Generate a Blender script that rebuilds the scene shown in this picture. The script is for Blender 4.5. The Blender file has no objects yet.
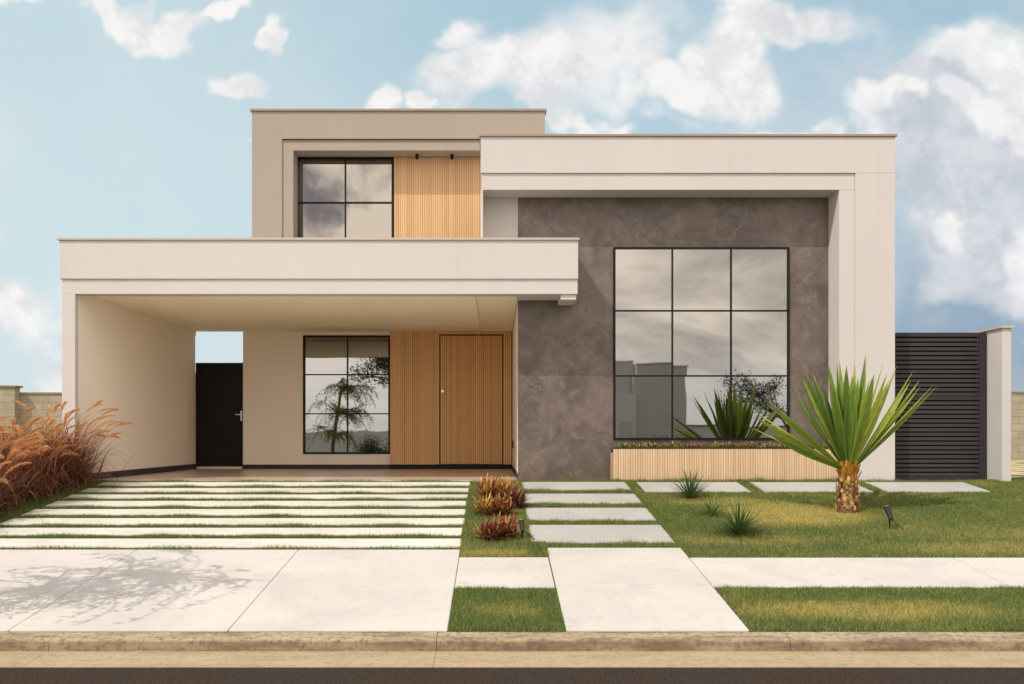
import bpy, math, random
import numpy as np
from mathutils import Vector, Matrix
R = math.radians
random.seed(7); rng = np.random.default_rng(7)
scene = bpy.context.scene
COL = scene.collection
E = 0.63            # eye height above the house floor (z = 0)
PI = math.pi

# ------------------------------------------------------------------ node helpers
class NT:
    def __init__(s, tree):
        s.t = tree; s.n = tree.nodes; s.l = tree.links
    def node(s, typ, **kw):
        n = s.n.new(typ)
        for k, v in kw.items(): setattr(n, k, v)
        return n
    def link(s, a, b): s.l.new(a, b)
    def put(s, inp, v):
        if isinstance(v, bpy.types.NodeSocket): s.l.new(v, inp)
        elif isinstance(v, (tuple, list)) and inp.type == 'RGBA': inp.default_value = (*v[:3], 1)
        else: inp.default_value = v
    def math(s, op, a, b=None, c=None, clamp=False):
        n = s.node('ShaderNodeMath', operation=op, use_clamp=clamp)
        s.put(n.inputs[0], a)
        if b is not None: s.put(n.inputs[1], b)
        if c is not None: s.put(n.inputs[2], c)
        return n.outputs[0]
    def vmath(s, op, a, b=None):
        n = s.node('ShaderNodeVectorMath', operation=op)
        s.put(n.inputs[0], a)
        if b is not None: s.put(n.inputs[1], b)
        return n.outputs['Value'] if op in ('LENGTH', 'DOT_PRODUCT') else n.outputs['Vector']
    def mix(s, f, a, b, blend='MIX'):
        n = s.node('ShaderNodeMix', data_type='RGBA', blend_type=blend)
        s.put(n.inputs[0], f); s.put(n.inputs[6], a); s.put(n.inputs[7], b)
        return n.outputs[2]
    def noise(s, vec, scale, detail=4, rough=.55, dist=0.0, color=False):
        n = s.node('ShaderNodeTexNoise'); s.put(n.inputs['Vector'], vec)
        n.inputs['Scale'].default_value = scale; n.inputs['Detail'].default_value = detail
        n.inputs['Roughness'].default_value = rough; n.inputs['Distortion'].default_value = dist
        return n.outputs['Color' if color else 'Fac']
    def ramp(s, f, a, b, lo=0.0, hi=1.0, smooth=True):
        n = s.node('ShaderNodeMapRange', interpolation_type='SMOOTHSTEP' if smooth else 'LINEAR')
        s.put(n.inputs[0], f); n.inputs[1].default_value = a; n.inputs[2].default_value = b
        n.inputs[3].default_value = lo; n.inputs[4].default_value = hi
        return n.outputs[0]
    def cramp(s, f, stops):
        n = s.node('ShaderNodeValToRGB'); s.put(n.inputs[0], f); cr = n.color_ramp
        while len(cr.elements) < len(stops): cr.elements.new(.5)
        for e, (p, c) in zip(cr.elements, stops): e.position = p; e.color = (*c, 1)
        return n.outputs[0]
    def attr(s, name):
        return s.node('ShaderNodeAttribute', attribute_name=name).outputs['Fac']
    def pos(s):
        return s.node('ShaderNodeNewGeometry').outputs['Position']
    def bump(s, h, strength=.3, dist=.01):
        n = s.node('ShaderNodeBump'); s.put(n.inputs['Height'], h)
        n.inputs['Strength'].default_value = strength; n.inputs['Distance'].default_value = dist
        return n.outputs[0]

def newmat(name):
    m = bpy.data.materials.new(name); m.use_nodes = True
    nt = NT(m.node_tree); b = m.node_tree.nodes['Principled BSDF']
    return m, nt, b

def plain(name, col, rough=.6, metal=0, var=.06, scale=3.0, bump=0.0):
    m, nt, b = newmat(name)
    p = nt.pos(); f = nt.noise(p, scale, 5)
    c = nt.mix(f, tuple(x*(1-var) for x in col), tuple(min(1, x*(1+var)) for x in col))
    nt.put(b.inputs['Base Color'], c); b.inputs['Roughness'].default_value = rough; b.inputs['Metallic'].default_value = metal
    if not metal: b.inputs['Specular IOR Level'].default_value = .22 if rough > .35 else .5
    if bump: nt.put(b.inputs['Normal'], nt.bump(nt.noise(p, 220, 3), bump, .003))
    return m

def paint(name, col):
    """textured acrylic wall paint: broad tone drift, fine roller grain, faint run marks below edges"""
    m, nt, b = newmat(name)
    p = nt.pos()
    f = nt.noise(p, .7, 5, .6)
    st = nt.node('ShaderNodeMapping'); nt.put(st.inputs[0], p); st.inputs['Scale'].default_value = (3.0, 3.0, .35)
    g = nt.noise(st.outputs[0], 2.2, 5, .6)
    c = nt.mix(f, tuple(x*.93 for x in col), tuple(min(1, x*1.05) for x in col))
    c = nt.mix(nt.ramp(g, .5, .8, 0, .12), c, tuple(x*.62 for x in col))
    nt.put(b.inputs['Base Color'], c); b.inputs['Roughness'].default_value = .85
    b.inputs['Specular IOR Level'].default_value = .25
    nt.put(b.inputs['Normal'], nt.bump(nt.noise(p, 160, 3), .25, .002))
    return m

def concrete(name, col, dark, speck=.25):
    m, nt, b = newmat(name)
    p = nt.pos()
    f = nt.noise(p, 1.1, 6, .62, .6); g = nt.noise(p, 7, 6, .65); h = nt.noise(p, 90, 3, .6)
    c = nt.mix(nt.ramp(f, .36, .68), col, tuple(x*.86 for x in col))
    c = nt.mix(nt.ramp(g, .52, .78, 0, speck), c, dark)
    c = nt.mix(nt.ramp(h, .3, .8, 0, .22), c, dark)
    v = nt.node('ShaderNodeTexVoronoi', feature='F1'); v.inputs['Scale'].default_value = 4.3; nt.put(v.inputs['Vector'], p)
    c = nt.mix(nt.ramp(v.outputs['Distance'], .012, .045, .45, 0), c, dark)
    nt.put(b.inputs['Base Color'], c); b.inputs['Roughness'].default_value = .8
    nt.put(b.inputs['Normal'], nt.bump(nt.math('ADD', h, g), .25, .004))
    return m

def wood(name, cols, pitch=.04, axis=0):
    m, nt, b = newmat(name)
    p = nt.pos(); sx = nt.node('ShaderNodeSeparateXYZ'); nt.put(sx.inputs[0], p)
    idx = nt.math('FLOOR', nt.math('DIVIDE', nt.math('ADD', sx.outputs[axis], pitch*200), pitch))
    w = nt.node('ShaderNodeTexWhiteNoise', noise_dimensions='1D'); nt.put(w.inputs['W'], idx)
    cb = nt.node('ShaderNodeCombineXYZ'); nt.put(cb.inputs[0], nt.math('MULTIPLY', idx, 3.7))
    nt.put(cb.inputs[1], nt.math('MULTIPLY', sx.outputs[axis], 30)); nt.put(cb.inputs[2], nt.math('MULTIPLY', sx.outputs[2], 1.6))
    g = nt.noise(cb.outputs[0], 2.5, 5, .6, .5)
    t = nt.math('ADD', nt.math('MULTIPLY', w.outputs['Value'], .45), nt.math('MULTIPLY', g, .6))
    c = nt.cramp(t, [(.12, cols[0]), (.5, cols[1]), (.9, cols[2])])
    big = nt.noise(p, .9, 3)
    c = nt.mix(nt.ramp(big, .3, .75, 0, .18), c, cols[0])
    nt.put(b.inputs['Base Color'], c); b.inputs['Roughness'].default_value = .55
    return m

def leafmat(name, stops, tip=None, trans=.3, rough=.45, edge=None):
    m, nt, b = newmat(name)
    r = nt.attr('rnd'); t = nt.attr('t')
    c = nt.cramp(r, stops)
    if tip: c = nt.mix(nt.ramp(t, tip[1], tip[2]), c, tip[0])
    n = nt.noise(nt.pos(), 14, 3)
    c = nt.mix(nt.ramp(n, .3, .8, 0, .35), c, tuple(x*.45 for x in stops[0][1]))
    if edge: c = nt.mix(nt.ramp(nt.attr('e'), edge[1], edge[2], 0, edge[3]), c, edge[0])
    nt.put(b.inputs['Base Color'], c); b.inputs['Roughness'].default_value = rough
    b.inputs['Specular IOR Level'].default_value = .35
    tr = nt.node('ShaderNodeBsdfTranslucent'); nt.put(tr.inputs[0], c)
    mx = nt.node('ShaderNodeMixShader'); mx.inputs[0].default_value = trans
    nt.link(b.outputs[0], mx.inputs[1]); nt.link(tr.outputs[0], mx.inputs[2])
    nt.link(mx.outputs[0], m.node_tree.nodes['Material Output'].inputs[0])
    return m

# ------------------------------------------------------------------ materials
M = {}
M['white_paint'] = paint('off_white_paint', (.585, .548, .52))
M['taupe_paint'] = paint('taupe_paint', (.355, .30, .25))
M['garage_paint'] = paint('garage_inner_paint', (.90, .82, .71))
M['ceiling_paint'] = paint('garage_ceiling_paint', (.95, .88, .70))  # warm cream tint stands in for light bounced off the driveway
M['flashing'] = plain('metal_flashing', (.33, .26, .20), .5)
M['flashing_light'] = plain('pale_coping', (.50, .44, .37), .6)
M['black_metal'] = plain('black_metal', (.008, .007, .007), .5)
M['charcoal_metal'] = plain('charcoal_powder_coat', (.036, .030, .031), .5)
M['baseboard'] = plain('dark_stone_baseboard', (.035, .03, .032), .4)
M['steel'] = plain('brushed_steel', (.72, .70, .66), .3, 1)
M['floor_tile'] = plain('porcelain_floor', (.52, .42, .33), .28, 0, .08)
M['threshold'] = plain('threshold_stone', (.74, .68, .60), .6)
M['wood'] = wood('warm_wood_slats', [(.64, .385, .165), (.78, .49, .22), (.88, .58, .28)])
M['door_wood'] = wood('door_wood_slats', [(.60, .35, .14), (.73, .44, .18), (.83, .53, .235)])
M['wood_upper'] = wood('upper_wood_slats', [(.54, .325, .15), (.64, .40, .19), (.73, .485, .25)])
M['wood_back'] = plain('wood_backing', (.40, .22, .095), .7)
M['planter_wood'] = wood('planter_slats', [(.55, .37, .22), (.66, .47, .29), (.75, .56, .37)], .035)
M['concrete'] = concrete('pale_concrete', (.605, .555, .505), (.38, .30, .23), .42)
M['slab'] = concrete('paving_concrete', (.47, .445, .41), (.32, .28, .24), .2)
M['strip'] = concrete('strip_concrete', (.70, .655, .57), (.42, .34, .25), .4)
M['interior'] = plain('dark_interior', (.03, .028, .026), .9)

# mirror-coated solar glass
def glassmat():
    m, nt, b = newmat('reflective_solar_glass')
    p = nt.pos()
    b.inputs['Base Color'].default_value = (.285, .274, .257, 1); b.inputs['Metallic'].default_value = 1
    b.inputs['Roughness'].default_value = .015
    nt.put(b.inputs['Normal'], nt.bump(nt.noise(p, .9, 2, .4), .12, .02))
    return m
M['glass'] = glassmat()

def stonemat():
    m, nt, b = newmat('taupe_marble_cladding')
    p = nt.pos()
    f = nt.noise(p, 1.3, 7, .62, .8); g = nt.noise(p, 5, 6, .7, .5)
    c = nt.mix(nt.ramp(f, .32, .70), (.085, .062, .052), (.165, .125, .105))
    c = nt.mix(nt.ramp(g, .42, .75, 0, .75), c, (.22, .172, .145))
    g2 = nt.noise(p, 26, 4, .7)
    c = nt.mix(nt.ramp(g2, .40, .7, 0, .25), c, (.12, .085, .07))
    sv = nt.node('ShaderNodeSeparateXYZ'); nt.put(sv.inputs[0], p)
    def vein(ax, az, amp, sc, off, w_, k, msc):
        mp = nt.node('ShaderNodeMapping'); nt.put(mp.inputs[0], p); mp.inputs['Location'].default_value = (off, off*1.7, off*.6)
        q = nt.math('ADD', nt.math('ADD', nt.math('MULTIPLY', sv.outputs[0], ax), nt.math('MULTIPLY', sv.outputs[2], az)), nt.math('MULTIPLY', nt.noise(mp.outputs[0], sc, 6, .6), amp))
        l_ = nt.ramp(nt.math('ABSOLUTE', nt.math('SUBTRACT', nt.math('FRACT', nt.math('ADD', q, 20+off)), .5)), 0, w_, k, 0)
        return nt.math('MULTIPLY', l_, nt.ramp(nt.noise(mp.outputs[0], msc, 3), .46, .62))
    for a_ in ((.55, -.8, .9, .9, 2.0, .006, .55, 1.1), (.9, 1.1, 1.1, 1.1, 9.0, .008, .4, 1.3), (-.35, .9, .7, 1.6, 15., .005, .45, 1.6)):
        c = nt.mix(vein(*a_), c, (.44, .35, .29))
    # joints between big slabs
    s = nt.node('ShaderNodeSeparateXYZ'); nt.put(s.inputs[0], p)
    def joint(o, off, pitch):
        fr = nt.math('FRACT', nt.math('DIVIDE', nt.math('ADD', o, off), pitch))
        return nt.ramp(nt.math('ABSOLUTE', nt.math('SUBTRACT', fr, .5)), 0, .0022, 1, 0)
    j = nt.math('MAXIMUM', joint(s.outputs[0], 6.2, 1.2), joint(s.outputs[2], 5.5, 1.2))
    c = nt.mix(nt.math('MULTIPLY', j, .8), c, (.10, .075, .06))
    nt.put(b.inputs['Base Color'], c); b.inputs['Roughness'].default_value = .42
    nt.put(b.inputs['Normal'], nt.bump(g, .12, .004))
    return m
M['stone'] = stonemat()

def grass_color(nt, p):
    f = nt.noise(p, .75, 5, .6, .3); g = nt.noise(p, 3.5, 5, .65)
    flat = nt.vmath('MULTIPLY', p, (1, 1, 0))
    def patch(x, y, rx, ry, k):
        d = nt.vmath('LENGTH', nt.vmath('DIVIDE', nt.vmath('SUBTRACT', flat, (x, y, 0)), (rx, ry, 1)))
        return nt.ramp(d, .25, 1.15, k, 0)
    dry = nt.ramp(f, .42, .70, 0, .5)
    dry = nt.math('MULTIPLY', dry, nt.ramp(g, .25, .65, .45, 1))
    for a in ((3.5, 10.9, 1.15, .85, 1.5), (2.9, 11.6, .9, .4, .9), (6.2, 9.8, 1.2, .5, .7), (2.9, 7.2, 1.5, .33, .9), (4.9, 7.1, 1.2, .36, .75), (2.6, 9.6, 1.2, .4, .55), (5.0, 9.2, 1.6, .4, .6), (.0, 9.0, .6, .22, .8), (.1, 7.2, .5, .25, .45)):
        dry = nt.math('MAXIMUM', dry, nt.math('MULTIPLY', patch(*a), nt.ramp(g, .25, .6, .45, 1)))
    # left side bed and between the strips: always green
    s = nt.node('ShaderNodeSeparateXYZ'); nt.put(s.inputs[0], p)
    dry = nt.math('MULTIPLY', dry, nt.math('MULTIPLY', nt.ramp(s.outputs[0], -.42, -.33, .15, 1), nt.math('MAXIMUM', nt.ramp(s.outputs[0], 1.78, 1.98, .15, 1), nt.ramp(s.outputs[0], .3, .4, 1, 0))))
    return dry
def grassmat():
    m, nt, b = newmat('lawn_blades')
    p = nt.pos(); dry = grass_color(nt, p)
    r = nt.attr('rnd')
    gc = nt.cramp(r, [(0, (.07, .115, .028)), (.5, (.145, .205, .05)), (1, (.27, .335, .10))])
    dc = nt.cramp(r, [(0, (.30, .25, .07)), (.5, (.54, .45, .13)), (1, (.74, .63, .23))])
    k = nt.math('ADD', dry, nt.math('MULTIPLY', nt.math('SUBTRACT', r, .5), .5), clamp=True)
    c = nt.mix(k, gc, dc)
    nt.put(b.inputs['Base Color'], c); b.inputs['Roughness'].default_value = .6
    b.inputs['Specular IOR Level'].default_value = .2
    tr = nt.node('ShaderNodeBsdfTranslucent'); nt.put(tr.inputs[0], c)
    mx = nt.node('ShaderNodeMixShader'); mx.inputs[0].default_value = .3
    nt.link(b.outputs[0], mx.inputs[1]); nt.link(tr.outputs[0], mx.inputs[2])
    nt.link(mx.outputs[0], m.node_tree.nodes['Material Output'].inputs[0])
    return m
M['grass'] = grassmat()
def groundmat():
    m, nt, b = newmat('soil_and_turf')
    p = nt.pos(); dry = grass_color(nt, p)
    g = nt.noise(p, 30, 4, .7)
    c = nt.mix(dry, (.055, .08, .018), (.25, .20, .06))
    c = nt.mix(nt.ramp(g, .35, .7, 0, .5), c, (.06, .045, .02))
    s = nt.node('ShaderNodeSeparateXYZ'); nt.put(s.inputs[0], p)
    sandn = nt.noise(p, 1.4, 5)
    far = nt.ramp(s.outputs[1], 13.3, 13.8)                      # bare sandy earth behind the front line
    sand = nt.mix(g, (.50, .36, .21), (.62, .48, .30))
    sand = nt.mix(nt.ramp(sandn, .45, .6), sand, (.16, .17, .05))
    c = nt.mix(far, c, sand)
    near = nt.ramp(s.outputs[1], -3, -2, 1, 0)
    c = nt.mix(near, c, nt.mix(nt.ramp(sandn, .4, .65), (.40, .31, .2), (.15, .16, .05)))
    nt.put(b.inputs['Base Color'], c); b.inputs['Roughness'].default_value = .95
    nt.put(b.inputs['Normal'], nt.bump(g, .5, .02))
    return m
M['ground'] = groundmat()
def asphaltmat():
    m, nt, b = newmat('asphalt')
    p = nt.pos(); g = nt.noise(p, 70, 3, .75); h = nt.noise(p, 1.2, 4)
    v = nt.node('ShaderNodeTexVoronoi'); v.inputs['Scale'].default_value = 85; nt.put(v.inputs['Vector'], p)
    c = nt.mix(nt.ramp(g, .3, .75), (.030, .021, .015), (.080, .056, .042))
    c = nt.mix(nt.ramp(v.outputs['Distance'], .10, .25, .55, 0), c, (.17, .13, .105))
    c = nt.mix(nt.ramp(h, .35, .7, 0, .35), c, (.05, .04, .033))
    nt.put(b.inputs['Base Color'], c); b.inputs['Roughness'].default_value = .95; b.inputs['Specular IOR Level'].default_value = .08
    nt.put(b.inputs['Normal'], nt.bump(nt.math('ADD', g, v.outputs['Distance']), .8, .012))
    return m
M['asphalt'] = asphaltmat()
def kerbmat(name, base, stain, amt):
    m, nt, b = newmat(name)
    p = nt.pos(); mp = nt.node('ShaderNodeMapping'); nt.put(mp.inputs[0], p); mp.inputs['Scale'].default_value = (.55, 3, 3)
    f = nt.noise(mp.outputs[0], 3, 7, .7); g = nt.noise(p, 25, 5, .7); h = nt.noise(p, 120, 2)
    c = nt.mix(nt.ramp(f, .42, .68, 0, amt), base, stain)
    c = nt.mix(nt.ramp(g, .45, .68, 0, amt*.75), c, tuple(x*.55 for x in stain))
    s = nt.node('ShaderNodeSeparateXYZ'); nt.put(s.inputs[0], p)
    if amt > .5:   # grime runs up the exposed face
        face = nt.math('MULTIPLY', nt.ramp(s.outputs[2], -.835, -.812, 1, 0), nt.ramp(f, .2, .6, .45, 1))
        c = nt.mix(nt.math('MULTIPLY', face, .55), c, (.13, .085, .05))
    nt.put(b.inputs['Base Color'], c); b.inputs['Roughness'].default_value = .85
    nt.put(b.inputs['Normal'], nt.bump(nt.math('ADD', g, h), .5, .006))
    return m
M['kerb'] = kerbmat('weathered_kerb', (.42, .325, .205), (.17, .115, .065), .95)
M['gutter'] = kerbmat('gutter_concrete', (.42, .315, .185), (.28, .195, .105), .5)
def blockmat():
    m, nt, b = newmat('concrete_block_wall')
    p = nt.pos(); s = nt.node('ShaderNodeSeparateXYZ'); nt.put(s.inputs[0], p)
    cb = nt.node('ShaderNodeCombineXYZ'); nt.put(cb.inputs[0], nt.math('ADD', s.outputs[0], s.outputs[1])); nt.put(cb.inputs[1], s.outputs[2])
    br = nt.node('ShaderNodeTexBrick'); nt.put(br.inputs['Vector'], cb.outputs[0])
    br.inputs['Color1'].default_value = (.36, .32, .24, 1); br.inputs['Color2'].default_value = (.29, .265, .19, 1)
    br.inputs['Mortar'].default_value = (.24, .20, .13, 1); br.inputs['Scale'].default_value = 1
    br.inputs['Mortar Size'].default_value = .012; br.inputs['Brick Width'].default_value = .4; br.inputs['Row Height'].default_value = .2
    n = nt.noise(p, 2, 5, .65)
    c = nt.mix(nt.ramp(n, .4, .7, 0, .5), br.outputs[0], (.24, .20, .13))
    nt.put(b.inputs['Base Color'], c); b.inputs['Roughness'].default_value = .9
    return m
M['block'] = blockmat()
M['coping'] = plain('stained_coping', (.22, .18, .12), .9, var=.3, scale=6)
M['bark'] = plain('grey_brown_bark', (.17, .12, .075), .9, var=.5, scale=18, bump=.4)
M['palm_trunk'] = plain('palm_fibre', (.21, .125, .06), .9, var=.6, scale=30, bump=.5)
M['leafbase'] = leafmat('leaf_bases', [(0, (.24, .10, .03)), (.5, (.55, .32, .11)), (1, (.82, .62, .34))], trans=.15, rough=.7)
M['collar'] = leafmat('golden_collar', [(0, (.30, .12, .02)), (.4, (.70, .33, .04)), (1, (.85, .55, .12))], trans=.25)
M['palm_leaf'] = leafmat('sword_leaf', [(0, (.09, .15, .035)), (.4, (.17, .27, .05)), (.7, (.33, .43, .07)), (1, (.55, .60, .11))],
                         tip=((.42, .36, .05), .90, 1.0), trans=.42, rough=.42, edge=((.42, .48, .08), .6, 1.0, .5))
M['purple_blade'] = leafmat('purple_fountain_blades', [(0, (.11, .035, .032)), (.45, (.27, .09, .07)), (.8, (.46, .20, .11)), (1, (.62, .42, .14))], trans=.35)
M['plume'] = leafmat('golden_plume', [(0, (.50, .20, .13)), (.4, (.78, .38, .14)), (1, (.97, .66, .28))], tip=((.97, .68, .34), .4, 1), trans=.45, rough=.7)
M['croton_gold'] = leafmat('golden_croton', [(0, (.16, .035, .02)), (.35, (.34, .10, .03)), (.62, (.55, .25, .05)), (1, (.78, .52, .15))], trans=.3)
M['croton_red'] = leafmat('red_croton', [(0, (.09, .018, .018)), (.5, (.24, .055, .03)), (.8, (.42, .15, .045)), (1, (.74, .42, .12))], trans=.3)
M['croton_dark'] = leafmat('burgundy_croton', [(0, (.06, .015, .02)), (.6, (.19, .03, .035)), (.85, (.20, .13, .03)), (1, (.5, .4, .08))], trans=.25)
M['spiky'] = leafmat('spiky_tuft', [(0, (.05, .09, .03)), (.6, (.10, .16, .045)), (1, (.19, .25, .07))], trans=.25)
M['spiky_light'] = leafmat('light_tuft', [(0, (.09, .14, .03)), (.6, (.20, .27, .05)), (1, (.35, .38, .09))], trans=.3)
M['succ_red'] = leafmat('red_succulent', [(0, (.10, .035, .02)), (.5, (.26, .10, .045)), (1, (.42, .26, .09))], trans=.1)
M['succ_green'] = leafmat('green_succulent', [(0, (.08, .11, .02)), (.6, (.22, .26, .05)), (1, (.42, .38, .1))], trans=.1)
M['tree_leaf'] = leafmat('tree_leaf', [(0, (.12, .19, .04)), (.5, (.24, .34, .07)), (1, (.45, .50, .13))], trans=.5)
M['dark_leaf'] = leafmat('dark_tree_leaf', [(0, (.02, .035, .012)), (.5, (.045, .07, .02)), (1, (.10, .13, .03))], trans=.25)
M['red_flower'] = leafmat('red_brush_flower', [(0, (.55, .06, .03)), (1, (.85, .22, .08))], trans=.3)
M['white_across'] = paint('white_render', (.92, .90, .87))
M['grey_across'] = paint('grey_render', (.76, .72, .69))
M['soil'] = plain('planter_soil', (.05, .035, .02), .95, var=.3, scale=30)

# ------------------------------------------------------------------ mesh builder
class MB:
    def __init__(s): s.v = []; s.f = []; s.r = []; s.t = []; s.e = []
    def add(s, vs, fs, r=.5, t=None, e=None):
        o = len(s.v); s.v += [tuple(v) for v in vs]; s.f += [tuple(i+o for i in f) for f in fs]
        s.r += ([r]*len(vs) if not isinstance(r, (list, tuple)) else list(r))
        s.t += (t if t is not None else [0.0]*len(vs)); s.e += (e if e is not None else [0.0]*len(vs))
        return s
    def box(s, x0, x1, y0, y1, z0, z1, r=.5):
        vs = [(x0,y0,z0),(x1,y0,z0),(x1,y1,z0),(x0,y1,z0),(x0,y0,z1),(x1,y0,z1),(x1,y1,z1),(x0,y1,z1)]
        return s.add(vs, [(0,3,2,1),(4,5,6,7),(0,1,5,4),(1,2,6,5),(2,3,7,6),(3,0,4,7)], r)
    def prism(s, prof, x0, x1):
        """profile of (y, z) swept along x"""
        n = len(prof); vs = [(x0, y, z) for y, z in prof] + [(x1, y, z) for y, z in prof]
        fs = [(i, (i+1) % n, (i+1) % n + n, i+n) for i in range(n)] + [tuple(range(n-1, -1, -1)), tuple(range(n, 2*n))]
        return s.add(vs, fs)
    def tube(s, pts, rad, n=6, r=.5, cap=True):
        pts = [Vector(p) for p in pts]; vs = []; ts = []
        for i, p in enumerate(pts):
            d = (pts[min(i+1, len(pts)-1)] - pts[max(i-1, 0)]).normalized()
            a = d.cross(Vector((0, 0, 1)) if abs(d.z) < .9 else Vector((1, 0, 0))).normalized(); b = d.cross(a)
            rr = rad[i] if isinstance(rad, (list, tuple)) else rad
            for k in range(n):
                an = 2*PI*k/n; vs.append(p + (a*math.cos(an) + b*math.sin(an))*rr); ts.append(i/(len(pts)-1))
        fs = [(i*n+k, i*n+(k+1) % n, (i+1)*n+(k+1) % n, (i+1)*n+k) for i in range(len(pts)-1) for k in range(n)]
        if cap: fs += [tuple(range(n-1, -1, -1)), tuple((len(pts)-1)*n+k for k in range(n))]
        return s.add(vs, fs, r, ts)
    def ribbon(s, pts, wid, side, r=.5, fold=0.0, up=None):
        """leaf along pts; wid per point (full width); side = unit across; fold lifts the edges (V section)"""
        vs = []; ts = []; es = []; n = len(pts)
        side = Vector(side)
        for i, p in enumerate(pts):
            p = Vector(p); w = wid[i]/2; tt = i/(n-1)
            d = (Vector(pts[min(i+1, n-1)]) - Vector(pts[max(i-1, 0)])).normalized()
            nn = side.cross(d).normalized() if fold else Vector((0, 0, 0))
            if fold: vs += [p - side*w + nn*fold*w, p, p + side*w + nn*fold*w]; ts += [tt]*3; es += [1.0, 0.0, 1.0]
            else: vs += [p - side*w, p + side*w]; ts += [tt]*2; es += [1.0, 1.0]
        k = 3 if fold else 2; fs = []
        for i in range(n-1):
            for j in range(k-1): fs.append((i*k+j, i*k+j+1, (i+1)*k+j+1, (i+1)*k+j))
        return s.add(vs, fs, r, ts, es)
    def build(s, name, mat, parent=None, at=None, smooth=False, bevel=0, link=True):
        o0 = Vector(at) if at is not None else (parent_world(parent) if parent is not None else Vector((0, 0, 0)))
        me = bpy.data.meshes.new(name)
        V = np.array(s.v, dtype=np.float64) - np.array(o0)
        me.from_pydata(V.tolist(), [], s.f)
        if max(s.t + [0]) > 0 or len(set(s.r)) > 1:
            for nm, arr in (('rnd', s.r), ('t', s.t), ('e', s.e)):
                a = me.attributes.new(nm, 'FLOAT', 'POINT'); a.data.foreach_set('value', np.array(arr, dtype=np.float32))
        me.materials.append(M[mat])
        if smooth: me.polygons.foreach_set('use_smooth', [True]*len(me.polygons))
        ob = bpy.data.objects.new(name, me); COL.objects.link(ob)
        if parent is not None: ob.parent = parent; ob.location = o0 - parent_world(parent)
        else: ob.location = o0
        if bevel:
            b = ob.modifiers.new('bevel', 'BEVEL'); b.width = bevel; b.segments = 2; b.limit_method = 'ANGLE'
        return ob
def parent_world(o):
    v = Vector((0, 0, 0))
    while o is not None: v = v + o.location; o = o.parent
    return v
def tag(o, label=None, cat=None, group=None, kind=None):
    if label: o['label'] = label
    if cat: o['category'] = cat
    if group: o['group'] = group
    if kind: o['kind'] = kind
    return o
def thing(name, loc, label, cat, group=None):
    o = bpy.data.objects.new(name, None); COL.objects.link(o); o.location = loc; o.empty_display_size = .2
    return tag(o, label, cat, group)
def kids(o): return [c for c in bpy.data.objects if c.parent is o]
def dup(root, loc, rot=0, sc=1, label=None):
    r = root.copy(); COL.objects.link(r); r.location = loc; r.rotation_euler = (0, 0, rot); r.scale = (sc, sc, sc)
    if label: r['label'] = label
    for ch in kids(root):
        c = ch.copy(); COL.objects.link(c); c.parent = r
        for g in kids(ch):
            d = g.copy(); COL.objects.link(d); d.parent = c
    return r

def zg(y):
    """ground height on the sloping front lot"""
    return min(-1.609 + .1217*y, -.01)

# ------------------------------------------------------------------ world: sky + drifting clouds
SUN_DIR = Vector((-1.13, -1.0, 1.74)).normalized()        # towards the sun
elev = math.asin(SUN_DIR.z)
w = bpy.data.worlds.new("World"); scene.world = w; w.use_nodes = True
nt = NT(w.node_tree); bg = w.node_tree.nodes['Background']
sky = nt.node('ShaderNodeTexSky', sky_type='NISHITA'); sky.sun_disc = False; sky.sun_elevation = elev
sky.sun_rotation = math.atan2(SUN_DIR.x, SUN_DIR.y); sky.altitude = 300; sky.air_density = 1.0; sky.dust_density = 1.5; sky.ozone_density = 1.0
S = .1; bg.inputs['Strength'].default_value = S
tc = nt.node('ShaderNodeTexCoord'); d = tc.outputs['Generated']
sp = nt.node('ShaderNodeSeparateXYZ'); nt.put(sp.inputs[0], d)
ay = nt.math('MAXIMUM', nt.math('ABSOLUTE', sp.outputs[1]), .12)
u = nt.math('DIVIDE', sp.outputs[0], ay); v = nt.math('DIVIDE', sp.outputs[2], ay)
front = nt.math('GREATER_THAN', sp.outputs[1], 0.0)
cb = nt.node('ShaderNodeCombineXYZ'); nt.put(cb.inputs[0], u); nt.put(cb.inputs[1], v); nt.put(cb.inputs[2], nt.math('MULTIPLY', front, 3.3))
P = cb.outputs[0]
P2 = nt.vmath('MULTIPLY', P, (1, 1, 0))
# wobble the lookup so cloud outlines are ragged
wob = nt.vmath('SUBTRACT', nt.noise(P, 6.5, 4, .5, 0, True), (.5, .5, .5))
Pw = nt.vmath('ADD', P2, nt.vmath('MULTIPLY', wob, (.30, .24, 0)))
def blob(px, py, rx, ry, k=1.0):
    c = ((px-495)/920, (437-py)/920, 0)
    q = nt.vmath('DIVIDE', nt.vmath('SUBTRACT', Pw, c), (rx/920, ry/920, 1))
    return nt.ramp(nt.vmath('LENGTH', q), .1, 1.5, k, 0)
def union(lst):
    a = lst[0]
    for b_ in lst[1:]: a = nt.math('MAXIMUM', a, b_)
    return a
white = union([blob(*b_) for b_ in [(10, 3, 70, 13), (150, 10, 60, 18), (225, 4, 40, 10), (203, 80, 36, 15), (287, 33, 11, 17), (362, 90, 32, 19), (412, 99, 22, 11),
    (495, 30, 40, 30), (560, 78, 100, 50), (505, 85, 85, 38), (590, 128, 55, 12), (755, 6, 100, 34), (700, 45, 45, 45), (672, 85, 50, 26), (750, 122, 70, 15), (880, 118, 66, 26),
    (1010, 60, 80, 55), (990, 120, 60, 44), (1022, 235, 52, 60), (930, 235, 46, 26), (20, 330, 62, 42), (-60, 200, 60, 50), (1120, 120, 120, 80), (240, 145, 30, 8), (85, 380, 60, 18)]])
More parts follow.
